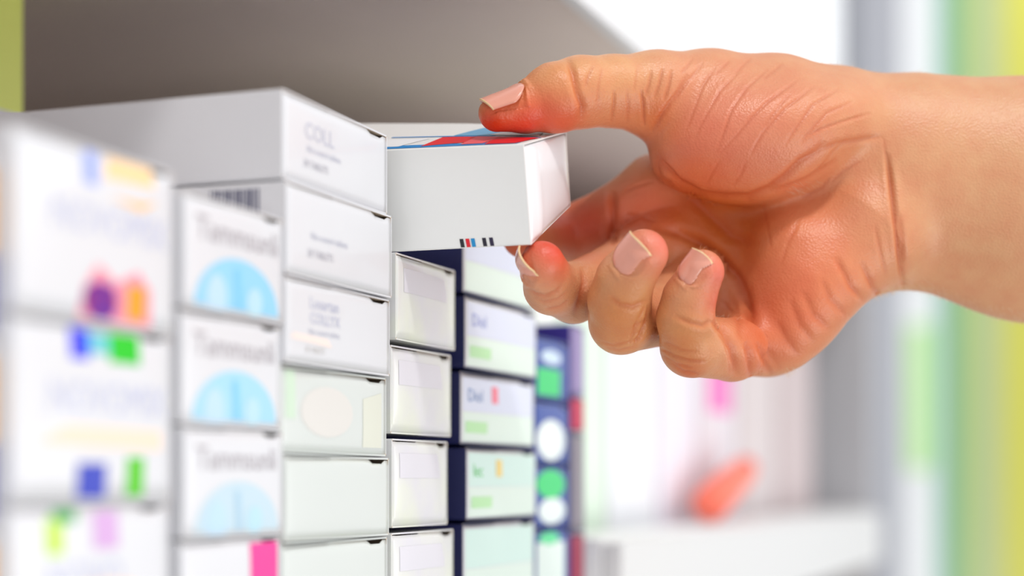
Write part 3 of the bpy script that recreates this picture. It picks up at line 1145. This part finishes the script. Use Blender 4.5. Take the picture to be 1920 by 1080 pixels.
SAT = 1.0
TONE = lin((222, 172, 134))
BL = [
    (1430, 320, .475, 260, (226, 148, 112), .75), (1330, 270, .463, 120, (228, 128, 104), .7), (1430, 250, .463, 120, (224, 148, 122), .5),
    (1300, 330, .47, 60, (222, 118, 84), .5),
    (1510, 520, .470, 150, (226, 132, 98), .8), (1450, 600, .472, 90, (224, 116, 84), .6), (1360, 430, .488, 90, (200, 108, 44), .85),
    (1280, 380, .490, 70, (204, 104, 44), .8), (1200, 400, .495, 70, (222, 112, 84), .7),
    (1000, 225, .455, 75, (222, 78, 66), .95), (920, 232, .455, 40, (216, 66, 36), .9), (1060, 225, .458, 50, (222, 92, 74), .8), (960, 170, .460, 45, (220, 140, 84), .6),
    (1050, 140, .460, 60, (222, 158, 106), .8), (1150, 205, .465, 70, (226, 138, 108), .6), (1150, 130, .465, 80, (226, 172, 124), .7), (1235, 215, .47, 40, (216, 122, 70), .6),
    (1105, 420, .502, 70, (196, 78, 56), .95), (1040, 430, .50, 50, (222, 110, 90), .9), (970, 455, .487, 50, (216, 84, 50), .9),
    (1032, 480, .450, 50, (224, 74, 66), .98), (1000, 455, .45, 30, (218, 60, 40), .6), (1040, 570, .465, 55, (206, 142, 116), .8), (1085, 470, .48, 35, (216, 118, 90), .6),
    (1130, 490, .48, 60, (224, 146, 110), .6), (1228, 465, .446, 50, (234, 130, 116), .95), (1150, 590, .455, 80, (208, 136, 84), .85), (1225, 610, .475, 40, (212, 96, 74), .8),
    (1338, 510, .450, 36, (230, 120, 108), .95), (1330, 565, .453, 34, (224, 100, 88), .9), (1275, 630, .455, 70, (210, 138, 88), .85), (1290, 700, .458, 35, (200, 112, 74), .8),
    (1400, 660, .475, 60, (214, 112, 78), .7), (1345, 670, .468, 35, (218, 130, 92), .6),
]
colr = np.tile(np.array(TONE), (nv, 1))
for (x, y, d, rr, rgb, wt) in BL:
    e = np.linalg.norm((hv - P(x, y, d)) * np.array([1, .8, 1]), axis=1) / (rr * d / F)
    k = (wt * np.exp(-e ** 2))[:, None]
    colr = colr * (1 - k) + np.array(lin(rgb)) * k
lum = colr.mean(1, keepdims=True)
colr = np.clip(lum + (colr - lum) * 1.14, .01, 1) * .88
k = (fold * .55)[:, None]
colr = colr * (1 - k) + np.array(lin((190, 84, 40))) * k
at = hand_me.attributes.new('skin_tone', 'FLOAT_COLOR', 'POINT')
at.data.foreach_set('color', np.concatenate([colr, np.ones((nv, 1))], 1).astype(np.float32).ravel())
hand_me.vertices.foreach_set('co', hv.astype(np.float32).ravel())
hand_me.update()
hand_me.name = 'hand'
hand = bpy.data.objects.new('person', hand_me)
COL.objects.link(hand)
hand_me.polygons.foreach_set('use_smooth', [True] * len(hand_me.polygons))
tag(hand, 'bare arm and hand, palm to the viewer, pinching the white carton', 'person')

skin = bpy.data.materials.new('skin')
skin.use_nodes = True
nt = skin.node_tree
bs = nt.nodes['Principled BSDF']
att = nt.nodes.new('ShaderNodeAttribute')
att.attribute_name = 'skin_tone'
tc = nt.nodes.new('ShaderNodeTexCoord')
n1 = nt.nodes.new('ShaderNodeTexNoise')
n1.inputs['Scale'].default_value = 160
n1.inputs['Detail'].default_value = 5
n2 = nt.nodes.new('ShaderNodeTexVoronoi')
n2.inputs['Scale'].default_value = 1500
n3 = nt.nodes.new('ShaderNodeTexNoise')
n3.inputs['Scale'].default_value = 1100
n3.inputs['Detail'].default_value = 3
for n_ in (n1, n2, n3):
    nt.links.new(tc.outputs['Object'], n_.inputs['Vector'])
rp = nt.nodes.new('ShaderNodeValToRGB')
rp.color_ramp.elements[0].position = .3
rp.color_ramp.elements[1].position = .7
rp.color_ramp.elements[0].color = (.96, .84, .84, 1)
rp.color_ramp.elements[1].color = (1, 1.0, 1.0, 1)
nt.links.new(n1.outputs[0], rp.inputs[0])
mx = nt.nodes.new('ShaderNodeMix')
mx.data_type = 'RGBA'
mx.blend_type = 'MULTIPLY'
mx.inputs[0].default_value = 1
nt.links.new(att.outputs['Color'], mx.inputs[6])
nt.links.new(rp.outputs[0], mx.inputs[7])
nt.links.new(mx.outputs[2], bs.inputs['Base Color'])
ad = nt.nodes.new('ShaderNodeMath')
ad.operation = 'ADD'
nt.links.new(n2.outputs[0], ad.inputs[0])
nt.links.new(n3.outputs[0], ad.inputs[1])
bp = nt.nodes.new('ShaderNodeBump')
bp.inputs['Strength'].default_value = .35
bp.inputs['Distance'].default_value = .00025
nt.links.new(ad.outputs[0], bp.inputs['Height'])
nt.links.new(bp.outputs[0], bs.inputs['Normal'])
bs.inputs['Roughness'].default_value = .40
bs.inputs['Specular IOR Level'].default_value = .45
bs.inputs['Subsurface Weight'].default_value = .12
bs.inputs['Subsurface Radius'].default_value = (1.0, .35, .18)
bs.inputs['Subsurface Scale'].default_value = .004
hand_me.materials.clear()
hand_me.materials.append(skin)

nailm = mat('nail', (226, 154, 132), .25, .01, coat=.4)
nailw = mat('nail_edge', (236, 200, 152), .35, .01)
for nl, nm in zip(NAILS, ('thumbnail', 'fingernail', 'fingernail', 'fingernail')):
    c, a, w_, n, L_, W_ = nail_frame(nl)
    nu, nw = 22, 26
    def cast(p):
        p = p + n * .006
        p0 = p.copy()
        for _ in range(40):
            p = p - n * np.clip(hand_sdf(p), -.002, .002)[:, None] * .85
        return (p - c) @ n, np.abs(hand_sdf(p)) < .0002
    cl, ok = cast(np.array([c + a * ((v - .5) * L_) for v in (.12, .7)]))
    RC = W_ * 1.22
    vs = []
    base = []
    for j in range(nw + 1):
        v = j / nw
        hw = float(nail_half(np.array(v)))
        for i in range(nu + 1):
            u_ = -1 + 2 * i / nu
            base.append((v, u_ * hw, u_))
    pp = np.array([c + a * ((v - .5) * L_ - .14 * u ** 2 * L_ * max(0, v - .3) / .7) + w_ * (u * W_) for v, u, _ in base])
    hh, okk = cast(pp)
    for (v, u, ur), p, h_, k_ in zip(base, pp, hh, okk):
        line = cl[0] + (cl[1] - cl[0]) * (v - .12) / .58
        cyl = line - (RC - math.sqrt(max(RC ** 2 - (u * W_) ** 2, 0)))
        hgt = max(cyl, h_ + .00002) if k_ and h_ - cyl < .0012 else cyl
        lift = .00012 * (1 - ur ** 6) * min(1, v / .15) + .00006 - .00030 * (1 - min(1, v / .1)) - .0002 * ur ** 8
        vs.append(p + n * (hgt + lift))
    fs = []
    for j in range(nw):
        for i in range(nu):
            q = j * (nu + 1) + i
            fs.append((q, q + 1, q + nu + 2, q + nu + 1))
    # same facing for every nail
    e1, e2 = vs[1] - vs[0], vs[nu + 1] - vs[0]
    mid = (nw // 2) * (nu + 1) + nu // 2
    if np.cross(vs[mid + 1] - vs[mid], vs[mid + nu + 1] - vs[mid]) @ n < 0:
        fs = [f[::-1] for f in fs]
    no = link(nm, vs, fs, nailm, hand, True)
    no.data.materials.append(nailw)
    for k, p in enumerate(no.data.polygons):
        if k // nu >= nw - 1:
            p.material_index = 1
    so = no.modifiers.new('thickness', 'SOLIDIFY')
    so.thickness = .0005
    so.offset = -1

# fine pale hairs along the little-finger edge of the hand and the arm
rng = np.random.default_rng(5)
edge = np.where((pxy[:, 0] > 1470) & (pxy[:, 0] < 1930) & (gn[:, 2] < -.86) & (gn[:, 1] < .4))[0]
edge2 = np.where((pxy[:, 0] > 1180) & (pxy[:, 0] < 1930) & (gn[:, 2] > .93))[0]
sel = np.concatenate([rng.choice(edge, 420, replace=False), rng.choice(edge2, 160, replace=False)])
hvs, hfs = [], []
for i_ in sel:
    p, n = hv[i_], gn[i_]
    d = n * .75 + np.array([rng.normal(.35, .3), rng.normal(0, .3), rng.normal(0, .2)])
    d /= np.linalg.norm(d)
    L_ = rng.uniform(.0010, .0020)
    s1_ = np.cross(d, [0, 1, .1])
    s1_ /= np.linalg.norm(s1_)
    s2_ = np.cross(d, s1_)
    b0 = len(hvs)
    bend = p + d * L_ * .5 + np.array([.0002, 0, 0])
    tip_ = p + d * L_ + np.array([.0006, 0, 0])
    for q, rr in ((p - n * .0002, .000034), (bend, .000026)):
        for k in range(3):
            an = 2.094 * k
            hvs.append(q + (s1_ * math.cos(an) + s2_ * math.sin(an)) * rr)
    hvs.append(tip_)
    for k in range(3):
        k2 = (k + 1) % 3
        hfs.append((b0 + k, b0 + k2, b0 + 3 + k2, b0 + 3 + k))
        hfs.append((b0 + 3 + k, b0 + 3 + k2, b0 + 6))
hh_ = link('body_hair', hvs, hfs, mat('pale_hair', (236, 214, 186), .4), hand)
hh_['kind'] = 'stuff'
